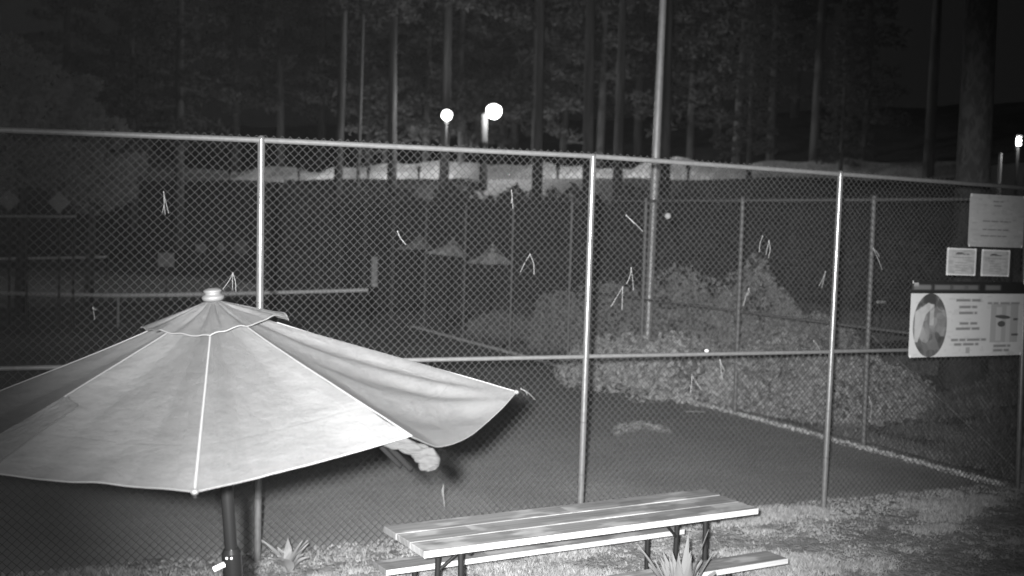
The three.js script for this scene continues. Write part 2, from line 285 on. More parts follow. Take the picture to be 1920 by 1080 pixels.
for (const [lab, c] of [['small white paper notice with dark emblem hung beside its twin', [[1777, 465], [1832, 466], [1830, 517], [1775, 516]]], ['small white paper notice nearer the corner post', [[1842, 467], [1895, 470], [1893, 519], [1840, 517]]]])
  notice('paper_notice', lab, c, (g, w, h) => {
    fillBg(g, w, h, '#b4b4b4'); g.strokeStyle = '#d8d8d8'; g.lineWidth = 14; g.strokeRect(7, 7, w - 14, h - 14);
    g.fillStyle = '#555'; g.beginPath(); g.ellipse(w * 0.44, h * 0.18, w * 0.12, h * 0.03, 0, 0, 7); g.fill(); printRow(g, w * 0.3, w * 0.74, h * 0.2, h * 0.05, '#666'); printRow(g, w * 0.22, w * 0.84, h * 0.33, h * 0.03, '#888');
    for (const y of [0.52, 0.62, 0.71, 0.8]) printRow(g, w * 0.3, w * (0.7 - 0.06 * (y > 0.75)), h * y, h * 0.035, '#909090');
  }, 256, 256, 0.004, -0.01);
{
  const b = notice('banner', 'wide white banner with an oval picture and dark header strip', [[1710, 524], [1921, 532], [1918, 667], [1705, 669]], (g, w, h) => {
    fillBg(g, w, h, '#c2c2c2');
    g.fillStyle = '#232323'; g.fillRect(0, 0, w, h * 0.16);
    g.fillStyle = '#9a9a9a'; g.fillRect(w * 0.02, h * 0.02, w * 0.04, h * 0.05);
    for (const [a, c] of [[0.02, 0.16], [0.2, 0.33], [0.36, 0.46], [0.48, 0.62], [0.65, 0.82]]) printRow(g, a * w, c * w, h * 0.06, h * 0.07, '#777');
    const oy = h * 0.58, ox = w * 0.17; g.save(); g.beginPath(); g.ellipse(ox, oy, w * 0.145, h * 0.42, 0, 0, 7); g.clip(); g.fillStyle = '#6c6c6c'; g.fillRect(0, 0, w, h);
    for (let k = 0; k < 70; k++) { const yy = 0.2 + 0.76 * rnd(), dk = yy < 0.32 || yy > 0.72, c = Math.round((dk ? 70 : 130) + 60 * (rnd() - 0.4)); g.fillStyle = `rgba(${c},${c},${c},0.5)`; g.beginPath(); g.ellipse(ox + (rnd() - 0.5) * w * 0.28, h * yy, w * (0.01 + 0.035 * rnd()), h * (0.02 + 0.1 * rnd()), rnd() - 0.5, 0, 7); g.fill(); }
    g.fillStyle = 'rgba(60,60,60,0.8)'; g.fillRect(ox - w * 0.06, h * 0.15, w * 0.1, h * 0.14); g.fillStyle = 'rgba(190,190,190,0.75)'; g.beginPath(); g.moveTo(ox - w * 0.13, h * 0.4); g.lineTo(ox - w * 0.02, h * 0.28); g.lineTo(ox + w * 0.03, h * 0.32); g.lineTo(ox - w * 0.04, h * 0.44); g.lineTo(ox - w * 0.1, h * 0.8); g.lineTo(ox - w * 0.13, h * 0.8); g.fill(); g.fillStyle = 'rgba(185,185,185,0.6)'; g.fillRect(ox - w * 0.005, h * 0.3, w * 0.035, h * 0.28); g.restore();
    for (const [a, c, y] of [[0.39, 0.6, 0.24], [0.42, 0.57, 0.33], [0.42, 0.57, 0.41], [0.43, 0.58, 0.55], [0.4, 0.6, 0.62], [0.36, 0.66, 0.77], [0.39, 0.6, 0.83]]) printRow(g, a * w, c * w, y * h, h * 0.035, '#6d6d6d');
    g.fillStyle = '#9a9a9a'; g.fillRect(w * 0.49, h * 0.88, w * 0.035, h * 0.08);
    g.fillStyle = '#a2a2a2'; g.fillRect(w * 0.7, h * 0.3, w * 0.25, h * 0.52); printRow(g, w * 0.67, w * 0.96, h * 0.28, h * 0.03, '#777'); g.fillStyle = '#b5b5b5'; g.fillRect(w * 0.75, h * 0.34, w * 0.05, h * 0.46); g.fillRect(w * 0.84, h * 0.32, w * 0.04, h * 0.5);
    g.fillStyle = '#555'; g.beginPath(); g.ellipse(w * 0.81, h * 0.475, w * 0.07, h * 0.025, 0.1, 0, 7); g.fill(); g.beginPath(); g.ellipse(w * 0.8, h * 0.57, w * 0.035, h * 0.04, 0, 0, 7); g.fill();
    printRow(g, w * 0.91, w * 0.96, h * 0.5, h * 0.03, '#444'); printRow(g, w * 0.9, w * 0.96, h * 0.71, h * 0.03, '#444'); printRow(g, w * 0.74, w * 0.89, h * 0.86, h * 0.035, '#707070'); printRow(g, w * 0.74, w * 0.89, h * 0.92, h * 0.035, '#707070');
  }, 1024, 680, 0.035);
}
console.log('signs done');

// ---------------------------------------------------------------- market umbrella, seen from above
{
  const hub = at(400, 566, 5.0), base = at(437, 1080, 5.15); 
  const axis = hub.clone().sub(base).normalize(), foot = base.clone().addScaledVector(axis, -base.y / axis.y);
  const u = thing('patio_umbrella', 'big pale fabric patio umbrella with a torn wrapped rib tip', 'umbrella', foot, 0);
  const L = (p) => p.clone().sub(foot);
  const N = at(365, 922, 3.7), Rt = at(968, 735, 5.3), Lf = at(-95, 876, 4.05), Lt = at(-170, 803, 5.0), cen = Lt.clone().add(Rt).multiplyScalar(0.5), RFi = at(885, 832, 4.12), RF = at(772, 820, 4.1);
  const opp = (p) => cen.clone().multiplyScalar(2).sub(p);
  const tips = [N, RF, Rt, opp(Lf), opp(N), opp(RFi), Lt, Lf], apex = hub.clone();
  const ribAt = (i, r) => { const a = apex, b = tips[i], p = a.clone().lerp(b, r); p.y -= 0.025 * Math.sin(Math.PI * r) * (1 - r); return p; };
  const fold = (i, a, r) => {
    let d = 0.006 * (fbm(a * 5 + i * 7, r * 4, 4, 0, 3) - 0.5) * r;
    if (i === 1) { const dx = 1 - a, dr = 1 - r, dist = Math.hypot(dx, dr), an = Math.atan2(dx, dr + 0.03); d += 0.009 * smooth(0.03, 0.3, dist) * (1 - smooth(0.55, 1.05, dist)) * Math.sin(13 * an + 1.6 * fbm(a * 4, r * 4, 3, 0, 8) + 0.4); }
    if (i === 0) d += 0.006 * smooth(0.6, 1, a) * smooth(0.5, 1, r) * Math.sin(r * 24 + a * 9);
    if (i === 7) d += 0.004 * Math.sin(a * 8 + r * 13 + 4 * fbm(a * 3, r * 3, 2)) * r;
    return d;
  };
  const panelPoint = (i, a, r) => {
    const j = (i + 1) % 8, p = ribAt(i, r).lerp(ribAt(j, r), a), q = Math.sin(Math.PI * a), out = p.clone().sub(apex).setY(0).normalize();
    const q2 = Math.min(1, a / 0.27) * Math.min(1, (1 - a) / 0.27), qs = q2 * q2 * (3 - 2 * q2) * 0.35 + q2 * 0.65;                  // the cloth hangs slack between the ribs
    const sag = (0.115 * qs * r * (1.25 - 0.75 * r)) + 0.05 * q * r;
    if (i === 1) { p.y -= 0.07 * qs * r * (1.2 - 0.8 * r) + 0.1 * q * r * r * r; p.addScaledVector(out, -0.03 * qs * r); }
    else { p.y -= sag * 0.3; p.addScaledVector(out, -sag * 0.9); }
    p.y += fold(i, a, r); return p;
  };
  for (let i = 0; i < 8; i++) {
    part('canopy_panel', sheet(44, 44, (a, b) => ({ p: L(panelPoint(i, a, lerp(0.16, 1, b))), uv: [a * 1.1, b * 1.3] })), M.cloth, u);
    const pipe = []; for (let k = 0; k <= 24; k++) { const p = panelPoint(i, 0, lerp(0.2, 1, k / 24)); p.y += 0.004; pipe.push(L(p)); }
    part('rib_seam', tube(pipe, i === 0 ? 0.0048 : 0.003, 40, 6), i === 0 ? M.seam : M.hem, u);
    const under = []; for (let k = 0; k <= 10; k++) { const p = ribAt(i, lerp(0.05, 0.985, k / 10)); p.y -= 0.03; under.push(L(p)); }
    part('rib', tube(under, 0.008, 20, 6), M.blackSteel, u);
    const run = hub.clone().addScaledVector(axis, -0.62), mid = ribAt(i, 0.52); mid.y -= 0.035; part('strut', rod(L(run), L(mid), 0.007, 0.007, 8), M.blackSteel, u);
    const hem = []; for (let k = 0; k <= 20; k++) hem.push(L(panelPoint(i, k / 20, 1))); part('hem', tube(hem, 0.003, 40, 6), M.hem, u);
    if (i !== 1) part('rib_tip_cap', new THREE.SphereGeometry(0.014, 12, 8).scale(1, 0.8, 1).translate(...L(tips[i]).toArray()), M.fitting, u);
  }
  // wind vent: a smaller skirt above the canopy with a fluttering lip
  for (let i = 0; i < 8; i++) {
    const j = (i + 1) % 8, vp = (a, r) => {
      const rr0 = lerp(0.02, i === 0 ? lerp(0.25, 0.23, a) : i === 7 ? lerp(0.23, 0.25, a) : 0.23, r), p = ribAt(i, rr0).lerp(ribAt(j, rr0), a), q = Math.sin(Math.PI * a), out = p.clone().sub(apex).setY(0).normalize();
      p.y += 0.018 + 0.012 * r + q * r * (i === 0 ? 0.012 : i === 1 || i === 2 ? 0.03 : -0.006) + 0.003 * Math.sin(a * 13 + i * 2.1) * r; p.addScaledVector(out, 0.01 * r + 0.02 * q * r * (i < 3 ? 1 : 0)); p.y -= 0.016 * (Math.exp(-Math.pow((a - 0.3) / 0.07, 2)) + 0.8 * Math.exp(-Math.pow((a - 0.78) / 0.06, 2))) * smooth(0, 0.4, r) * (1.15 - r); return p;
    };
    part('vent_panel', sheet(26, 16, (a, b) => ({ p: L(vp(a, b)), uv: [a * 0.4, b * 0.4] })), M.cloth, u);
    const lip = []; for (let k = 0; k <= 14; k++) lip.push(L(vp(k / 14, 1))); part('vent_hem', tube(lip, 0.0028, 28, 6), M.hem, u);
  }
  const fin = L(hub.clone().addScaledVector(axis, 0.003));
  const lathe = new THREE.LatheGeometry([[0, 0.06], [0.02, 0.06], [0.038, 0.052], [0.041, 0.046], [0.036, 0.04], [0.034, 0.032], [0.047, 0.026], [0.05, 0.018], [0.046, 0.008], [0.035, 0], [0, 0]].map(p => new THREE.Vector2(...p)), 28);
  part('finial', lathe.applyQuaternion(new THREE.Quaternion().setFromUnitVectors(V(0, 1, 0), axis)).translate(fin.x, fin.y, fin.z), M.fitting, u);
  // torn rib end wrapped in a twisted rag of canopy cloth, bare rib rods below
  const rag = [[684, 820, 4.16, 0.008], [712, 824, 4.14, 0.018], [742, 830, 4.12, 0.024], [766, 837, 4.1, 0.022], [784, 847, 4.09, 0.026], [798, 858, 4.08, 0.036], [812, 870, 4.07, 0.034], [819, 877, 4.07, 0.01]].map(([x, y, d, r]) => [L(at(x, y, d)), r]);
  const curve = new THREE.CatmullRomCurve3(rag.map(r => r[0]));
  part('rag_wrap', sheet(60, 36, (a, b) => { const p = curve.getPoint(a), tg = curve.getTangent(a), k = a * (rag.length - 1), i = Math.min(rag.length - 2, Math.floor(k)), r = lerp(rag[i][1], rag[i + 1][1], k - i), ang = b * Math.PI * 2 + a * 5, x = V(0, 1, 0).cross(tg).normalize(), y = tg.clone().cross(x); const rad = r * (1 + 0.2 * Math.sin(ang * 4 + a * 17) * smooth(0, 0.3, a) + 0.14 * Math.sin(b * Math.PI * 14 + a * 21)); return { p: p.addScaledVector(x, Math.cos(ang - a * 5) * rad).addScaledVector(y, Math.sin(ang - a * 5) * rad), uv: [a, b] }; }), mat(0.03, { map: clothMap, bumpMap: clothBump, bumpScale: 0.01, roughness: 0.8 }), u, 'twisted pale rag around the torn rib tip');
  part('bare_rib', rod(L(at(690, 812, 4.4)), L(at(752, 876, 4.3)), 0.011, 0.009, 10), M.dark, u, 'bare broken rib end');
  part('bare_rib', rod(L(at(705, 812, 4.45)), L(at(772, 882, 4.35)), 0.013, 0.011, 10), M.dark, u, 'bare broken rib end');
  // stitched rib pocket by the near hem
  const pc = (a, b) => { const r = lerp(0.62, 0.97, b), p = panelPoint(7, lerp(0.0, 0.1 * smooth(0, 0.12, b) + 0.03, a), r); p.y += 0.008; return p; };
  part('rib_pocket', sheet(8, 30, (a, b) => ({ p: L(pc(a, b)), uv: [a, b] })), M.cloth, u);
  const st = []; for (let k = 0; k <= 30; k++) st.push(L(pc(1, k / 30).add(V(0, 0.002, 0)))); part('pocket_stitch', tube(st, 0.003, 40, 5), mat(0.03), u);
  // pole, crank housing with handle, weighted base
  const pt = (d) => L(hub.clone().addScaledVector(axis, -d)), len = hub.distanceTo(foot);
  part('pole', rod(pt(len - 0.35), pt(0.0), 0.03, 0.028, 24), M.pole, u);
  part('pole_collar', rod(pt(0.6), pt(0.68), 0.042, 0.042, 20), M.pole, u);
  const cr = at(437, 1066, 5.14), cd = hub.distanceTo(cr);
  const hs = part('crank_housing', [rod(pt(cd + 0.14), pt(cd - 0.075), 0.044, 0.044, 24), rod(pt(cd - 0.075), pt(cd - 0.095), 0.044, 0.033, 24)], M.pole, u);
  part('crank_bolt', new THREE.SphereGeometry(0.006, 10, 8).translate(...L(at(425, 1047, 5.095)).toArray()), M.chrome, hs); part('crank_bolt', new THREE.SphereGeometry(0.006, 10, 8).translate(...L(at(434, 1047, 5.095)).toArray()), M.chrome, hs);
  part('crank_handle', rod(L(at(400, 1068, 5.07)), L(at(421, 1058, 5.09)), 0.013, 0.013, 14), M.chrome, u);
  part('base_plate', [new THREE.CylinderGeometry(0.27, 0.29, 0.07, 40).translate(0, 0.06, 0), rod(V(0, 0.08, 0), axis.clone().multiplyScalar(0.42), 0.036, 0.034, 20)], M.blackSteel, u);
}
console.log('umbrella done');

// ---------------------------------------------------------------- picnic table
{
  const TH = 0.785, BH = 0.43, nl = ground(795, 1033, TH), nr = ground(1422, 952, TH), fr = ground(1320, 917, TH), fl = ground(720, 987, TH);
  const mid = nl.clone().add(nr).add(fr).add(fl).multiplyScalar(0.25), dir = nr.clone().add(fr).sub(nl).sub(fl).setY(0), len = dir.length() / 2, turn = Math.atan2(-dir.z, dir.x), wid = nl.distanceTo(fl) * 0.5 + nr.distanceTo(fr) * 0.5;
  mid.y = 0.02;
  const t = thing('picnic_table', 'long wooden picnic table with fixed benches and dark steel legs', 'picnic table', mid, turn);
  const bw = (wid - 0.03) / 3, th = 0.048;
  const board = (name, w, z, y, len, k) => { const g = new RoundedBoxGeometry(len, th, w, 3, 0.006), uv = g.attributes.uv, p = g.attributes.position; for (let i = 0; i < uv.count; i++) uv.setXY(i, p.getX(i) / 3 + k * 0.31, p.getZ(i) * 0.55 + p.getY(i) * 0.4 + k * 0.23); const m = part(name, g, M.wood, t); m.position.set(rr(-0.006, 0.006), y - th / 2 - 0.02, z); m.rotation.set(0.012, 0.0, rr(-0.001, 0.001)); if (k === 2) part('lit_edge_strip', new RoundedBoxGeometry(len - 0.002, th * 0.94, 0.004, 1, 0.001).translate(0, 0, w / 2), M.edge, m); };  // pale strip on the front board colours in the light its near edge catches
  for (let k = 0; k < 3; k++) board('tabletop_board', bw, (k - 1) * (bw + 0.013), TH + (1 - k) * 0.003, len, k);
  // benches measured at their own height
  const lo = (p) => p.clone().sub(mid).applyAxisAngle(V(0, 1, 0), -turn);
  const bf = lo(ground(715, 1063, BH)), bfr = lo(ground(1296, 997, BH)), bn = lo(ground(1478, 1047, BH));
  const zf = (bf.z + bfr.z) / 2 - 0.12, zn = bn.z - 0.12;
  const add = (z, x0, x1, k) => { const L = x1 - x0, g = new RoundedBoxGeometry(L, 0.042, 0.24, 3, 0.006), uv = g.attributes.uv, p = g.attributes.position; for (let i = 0; i < uv.count; i++) uv.setXY(i, p.getX(i) / 3 + k * 0.17, p.getZ(i) * 0.55 + k * 0.4 + p.getY(i) * 0.4); const m = part('bench_board', g, M.wood, t); m.position.set((x0 + x1) / 2, BH - 0.041, z); part('lit_edge_strip', new RoundedBoxGeometry(L - 0.002, 0.04, 0.004, 1, 0.001).translate(0, 0, 0.12), M.edge, m); };  // same pale strip brightens the lit near edge of each bench
  add(zf, bf.x, bfr.x, 1); add(zn, bf.x + 0.05, bn.x, 3);
  for (const [x, sg] of [[-len / 2 + 0.36, 1], [len / 2 - 0.4, -1]]) {
    for (const z of [-0.17, 0.17]) part('leg', rod(V(x, 0.0, z * 1.15), V(x, TH - 0.07, z), 0.021, 0.021, 14), M.blackSteel, t);
    for (const z of [zf, zn]) part('bench_leg', rod(V(x + sg * 0.0, 0.0, z), V(x, BH - 0.06, z), 0.021, 0.021, 14), M.blackSteel, t);
    part('cross_bar', [rod(V(x, TH - 0.085, -0.3), V(x, TH - 0.085, 0.3), 0.018, 0.018, 10), rod(V(x, 0.03, zf), V(x, 0.03, zn), 0.016, 0.016, 10)], M.blackSteel, t);
    part('brace', rod(V(x, 0.44, -0.175), V(x + sg * 0.3, TH - 0.075, -0.1), 0.012, 0.012, 10), M.blackSteel, t);
  }
}

// ---------------------------------------------------------------- plants and grass in front of the fence
function leaf(len, w, lean, turnY, curl) {
  const c = Math.cos(turnY), s = Math.sin(turnY);
  return sheet(4, 12, (a, b) => {
    const along = b, r = lean * along * len * (0.4 + 0.6 * along), y = len * (along * (1 - 0.25 * lean) - curl * along * along * 0.6), ww = w * Math.sin(Math.PI * (0.12 + 0.88 * along)) * (1 - 0.3 * along) * (a - 0.5), k = Math.abs(a - 0.5) * w * 0.35;
    return { p: V(r * c - ww * s, y + k, r * s + ww * c), uv: [a, b] };
  });
}
function lily(u, v, n, len, w, label, lean = 0.7, m = M.paleBlade) {
  const o = ground(u, v, 0.03); o.y = 0.02;
  const t = thing('leafy_plant', label, 'plant', o, 0);
  for (let i = 0; i < n; i++) part('leaf', leaf(len * rr(0.7, 1.1), w * rr(0.7, 1.15), lean * rr(0.25, 1.3), i / n * Math.PI * 2 + rr(-0.4, 0.4), rr(0, 0.7)), m, t);
}
lily(541, 1077, 17, 0.34, 0.12, 'pale broad leafed lily clump at the foot of a fence post', 0.55);
lily(683, 1050, 14, 0.17, 0.02, 'small pale spiky grass clump beside the picnic table end');
lily(1274, 1206, 46, 0.8, 0.13, 'pale leafy clump growing against the near picnic bench', 0.3, M.softLeaf);
{
  const bladeGeo = (n, h, w, sp) => { const gs = []; for (let i = 0; i < n; i++) { const a = rnd() * 6.28, r = rnd() * sp, hh = h * rr(0.5, 1.2), x = Math.cos(a) * r, z = Math.sin(a) * r, lx = rr(-1, 1) * hh * 0.6, lz = rr(-1, 1) * hh * 0.6, t = rnd() * 6.28, dx = Math.cos(t) * w, dz = Math.sin(t) * w; const g = new THREE.BufferGeometry(); g.setAttribute('position', new THREE.Float32BufferAttribute([x - dx, 0, z - dz, x + dx, 0, z + dz, x + lx, hh, z + lz], 3)); g.setAttribute('normal', new THREE.Float32BufferAttribute([0, 1, 0, 0, 1, 0, 0, 1, 0], 3)); g.setAttribute('uv', new THREE.Float32BufferAttribute([0, 0, 1, 0, 0.5, 1], 2)); gs.push(g); } const g = mergeGeometries(gs); g.computeVertexNormals(); return g; };
  const scatter = (name, geo, m, n, pick, label, lo, hi) => {
    const im = new THREE.InstancedMesh(geo, m, n), T = new THREE.Matrix4(), q = new THREE.Quaternion(), c = new THREE.Color(); let k = 0;
    while (k < n) { const [p, sc] = pick(); if (!p) continue; q.setFromAxisAngle(V(0, 1, 0), rnd() * 6.28); T.compose(p, q, V(sc, sc * rr(0.7, 1.2), sc)); im.setMatrixAt(k, T); const v = rr(lo, hi); im.setColorAt(k, c.setRGB(v, v, v)); k++; }
    im.name = name; im.userData = { kind: 'stuff', label, category: 'grass' }; shade(im); scene.add(im);
  };
  scatter('grass', bladeGeo(12, 0.034, 0.005, 0.07), M.blade, 52000, () => { const s = rr(-5, 13), t = rr(-4.6, 0.26), n = fbm(s * 1.4, t * 2.6, 4, 0, 31); return n < 0.43 && t < -0.5 && rnd() < 0.75 ? [] : [W(s, t, 0.02 + 0.03 * fbm(s * 2.4, t * 2.4, 4, 0, 13)), rr(0.5, 0.8) + 1.1 * smooth(0.5, 0.75, n)]; }, 'short tussocky grass of the lawn', 0.45, 1);
  scatter('weeds', bladeGeo(14, 0.16, 0.02, 0.22), M.weed, 16000, () => { const s = 9.4 + 9 * Math.pow(rnd(), 1.4), t = rr(-1, 26), n = fbm(s * 0.8, t * 0.8, 4, 0, 44); if (n < 0.42) return []; const p = W(s, t); p.y = heightAt(p.x, p.z) - 0.02; return [p, rr(0.5, 1.0) * (0.6 + n)]; }, 'rough weeds and brush on the bank behind the side fence', 0.4, 1);
  scatter('leaf_litter', bladeGeo(7, 0.03, 0.012, 0.09), mat(0.55), 2600, () => { const t = rr(0.2, 22), s = 8.95 + 0.16 * (rnd() + rnd() - 1); return [W(s, t, 0.05), rr(0.5, 1.2)]; }, 'dry leaf litter lying along the kerb', 0.5, 1);
}
console.log('grass done');
// ---------------------------------------------------------------- things lying on the court
{
  const p0 = ground(1205, 805), gs = [];
  for (let i = 0; i < 260; i++) { const k = rnd(), a = lerp(-1.1, 0.95, k) + rr(-0.08, 0.08), bend = 0.55 * (1 - a * a * 0.7), w = rr(-0.13, 0.13) + rr(-0.1, 0.1), x = a * 0.42, z = -bend + w * 1.6 + 0.35, t = rnd() * 3.14, l = rr(0.03, 0.07); gs.push(new THREE.BoxGeometry(l, 0.003, 0.004).rotateY(t).translate(x, rr(0.004, 0.014), z * 1.3)); }
  const o = single('needle_litter', gs, mat(0.5), 'faint curved drift of pine needles on the open court', 'litter'); o.position.copy(p0).setY(0.008); o.userData.kind = 'stuff';
  const tw = ground(1303, 774); single('twig', tube([V(-0.16, 0.012, 0), V(0, 0.016, 0.01), V(0.17, 0.012, -0.01)], 0.008, 10, 6), M.needle, 'single pale twig lying on the court near the kerb', 'twig').position.copy(tw).setY(0.008);
}

// ---------------------------------------------------------------- nets, score keeper
function net(name, label, uC, vC, uE, vE, t, len, group) {
  const c = onFence(uC, vC, t), e = onFence(uE, vE, t), half = e.s - c.s, s0 = e.s - 2 * half;
  const g = thing(name, label, 'sports net', W(s0, t), TURN, group), Ls = 2 * half, top = (x) => lerp(c.y, e.y, Math.pow(Math.abs(x - half) / half, 1.3));
  const tape = []; for (let i = 0; i < 24; i++) { const x0 = i / 24 * Ls, x1 = (i + 1) / 24 * Ls, a = top(x0), b = top(x1); const q = sheet(1, 1, (p, r) => ({ p: V(p ? x1 : x0, (p ? b : a) - (1 - r) * 0.09, 0.012) })); const q2 = q.clone().translate(0, 0, -0.024); tape.push(q, q2); }
  part('tape', tape, M.white, g);
  const cords = []; const nx = Math.round(Ls / 0.06); for (let i = 0; i <= nx; i++) { const x = i / nx * Ls; cords.push(new THREE.BoxGeometry(0.008, top(x) - 0.06, 0.008).translate(x, (top(x) - 0.06) / 2, 0)); } for (let j = 1; j < 15; j++) cords.push(new THREE.BoxGeometry(Ls, 0.008, 0.007).translate(Ls / 2, j * 0.06, 0.009));
  part('net_cords', cords, M.net, g, 'dark net cords', 'stuff');
  part('centre_strap', box(0.055, c.y - 0.08, 0.006, half, (c.y - 0.08) / 2, 0.02, 0.001), mat(0.4), g);
  for (const x of [-0.08, Ls + 0.06]) part('net_post', rod(V(x, 0, 0), V(x, e.y + 0.05, 0), 0.045, 0.045, 14), M.blackSteel, g);
  return { e, g };
}
const n1 = net('tennis_net', 'dark court net with pale tape and centre strap', 222, 551, 690, 541, 23.2);
{
  const o = W(n1.e.s + 0.2, 23.2), a = onFence(700, 481, 23.2), b = onFence(702, 537, 23.2);
  const k = thing('score_keeper', 'white upright score strip beside the court net post', 'score board', W((a.s + b.s) / 2, 23.2), TURN), w = 0.2;
  part('strip', new RoundedBoxGeometry(w, a.y - b.y, 0.05, 3, 0.02).translate(0, (a.y + b.y) / 2, 0.06), mat(0.6, { map: speckle }), k); part('stake', rod(V(0, 0, 0), V(0, a.y - 0.05, 0), 0.02, 0.02, 10), M.blackSteel, k);
  part('end_roll', new THREE.CylinderGeometry(0.05, 0.05, w * 0.9, 14).rotateZ(Math.PI / 2).translate(0, b.y + 0.04, 0.09), mat(0.6), k);
}
net('tennis_net', 'far dark court net whose pale tape ends beyond the nearer net', -120, 484, 200, 480, 52);

// ---------------------------------------------------------------- light poles, lamps on the hill road
{
  const b = ground(1210, 718), topDir = at(1243, 0, b.clone().sub(camera.position).dot(rayOf(960, 540))), ax = topDir.clone().sub(b).normalize();
  const p = thing('light_pole', 'tall tapered steel floodlight pole standing by the court kerb', 'light pole', b, 0);
  part('shaft', rod(V(0, -0.1, 0), ax.clone().multiplyScalar(12), 0.095, 0.055, 26), M.poleSteel, p); part('base_flange', new THREE.CylinderGeometry(0.15, 0.16, 0.05, 24).translate(0, 0.03, 0), M.poleSteel, p);
  for (const h of [0.62, 0.76, 2.2]) part('collar', new THREE.CylinderGeometry(0.102, 0.102, 0.03, 24).translate(ax.x * h, h, ax.z * h), M.poleSteel, p);
  part('lamp_head', box(0.5, 0.16, 0.4, ax.x * 12, 11.95, ax.z * 12, 0.03), M.dullPost, p);
  const b2 = ground(665, 535), t2 = at(682, 0, 57), ax2 = t2.clone().sub(b2).normalize(), p2 = thing('light_pole', 'slim far floodlight pole rising behind the court net', 'light pole', b2, 0);
  part('shaft', rod(V(0, -0.2, 0), ax2.clone().multiplyScalar(17), 0.1, 0.07, 18), mat(0.1, { metalness: 0.2, roughness: 0.6 }), p2); part('lamp_head', box(0.6, 0.2, 0.5, ax2.x * 17, 16.9, ax2.z * 17, 0.03), M.dullPost, p2); part('base_flange', new THREE.CylinderGeometry(0.18, 0.2, 0.06, 20).translate(0, 0.03, 0), M.galv, p2);
}
const glow = (v) => new THREE.MeshStandardMaterial({ color: grey(0.8), emissive: grey(1), emissiveIntensity: v, roughness: 0.4 });
function lampLight(name, pos, I, r) { const l = new THREE.PointLight(0xffffff, I, 0, 2); l.name = name; l.position.copy(pos); l.castShadow = true; l.shadow.radius = r / 0.02; scene.add(l); }
{
  const D = 58, head = at(926, 209, D), foot = at(906, 347, D), top = at(908, 214, D), y0 = heightAt(foot.x, foot.z);
  const t = thing('street_lamp', 'thick pole with a bright round floodlight beside the hill road', 'street lamp', V(foot.x, Math.min(foot.y, y0) - 0.3, foot.z), 0), o = t.position;
  const L = (p) => p.clone().sub(o);
  part('pole', rod(V(0, 0, 0), L(top), 0.22, 0.19, 24), mat(0.022, { map: barkMap, roughness: 0.9 }), t);
  const band = (f) => foot.clone().lerp(top, f); part('dark_band', rod(L(band(0.34)), L(band(0.6)), 0.226, 0.218, 24), M.dark, t, 'dark wrapped band around the pole');
  part('bracket', rod(L(top).add(V(0, -0.1, 0)), L(head), 0.04, 0.04, 10), M.blackSteel, t);
  const hd = L(head).add(V(0, 0, 0.1));
  part('lamp_globe', new THREE.SphereGeometry(0.4, 28, 18).translate(hd.x, hd.y, hd.z), glow(14), t, 'glowing lamp globe');
  part('lamp_hood', new THREE.SphereGeometry(0.46, 24, 10, 0, 6.2832, 0, 1.0).translate(hd.x, hd.y, hd.z - 0.1), M.dullPost, t);
  lampLight('street_lamp_light', head.clone().add(V(0, -0.15, 0.75)), 105, 0.3);
}
{
  const D = 50, head = at(838, 216, D), y0 = heightAt(head.x, head.z), t = thing('street_lamp', 'round white globe lamp on a thin dark post by the hill road', 'street lamp', V(head.x, y0 - 0.1, head.z), 0), h = head.y - y0 + 0.1;
  part('pole', rod(V(0, 0, 0), V(0, h - 0.28, 0), 0.05, 0.035, 12), M.net, t); part('lamp_globe', new THREE.SphereGeometry(0.245, 26, 18).translate(0, h, 0), glow(6), t, 'glowing lamp globe'); part('collar', new THREE.CylinderGeometry(0.12, 0.07, 0.12, 16).translate(0, h - 0.33, 0), M.net, t);
  lampLight('globe_lamp_light', head.clone().add(V(0, -0.1, 0.5)), 32, 0.2);
}
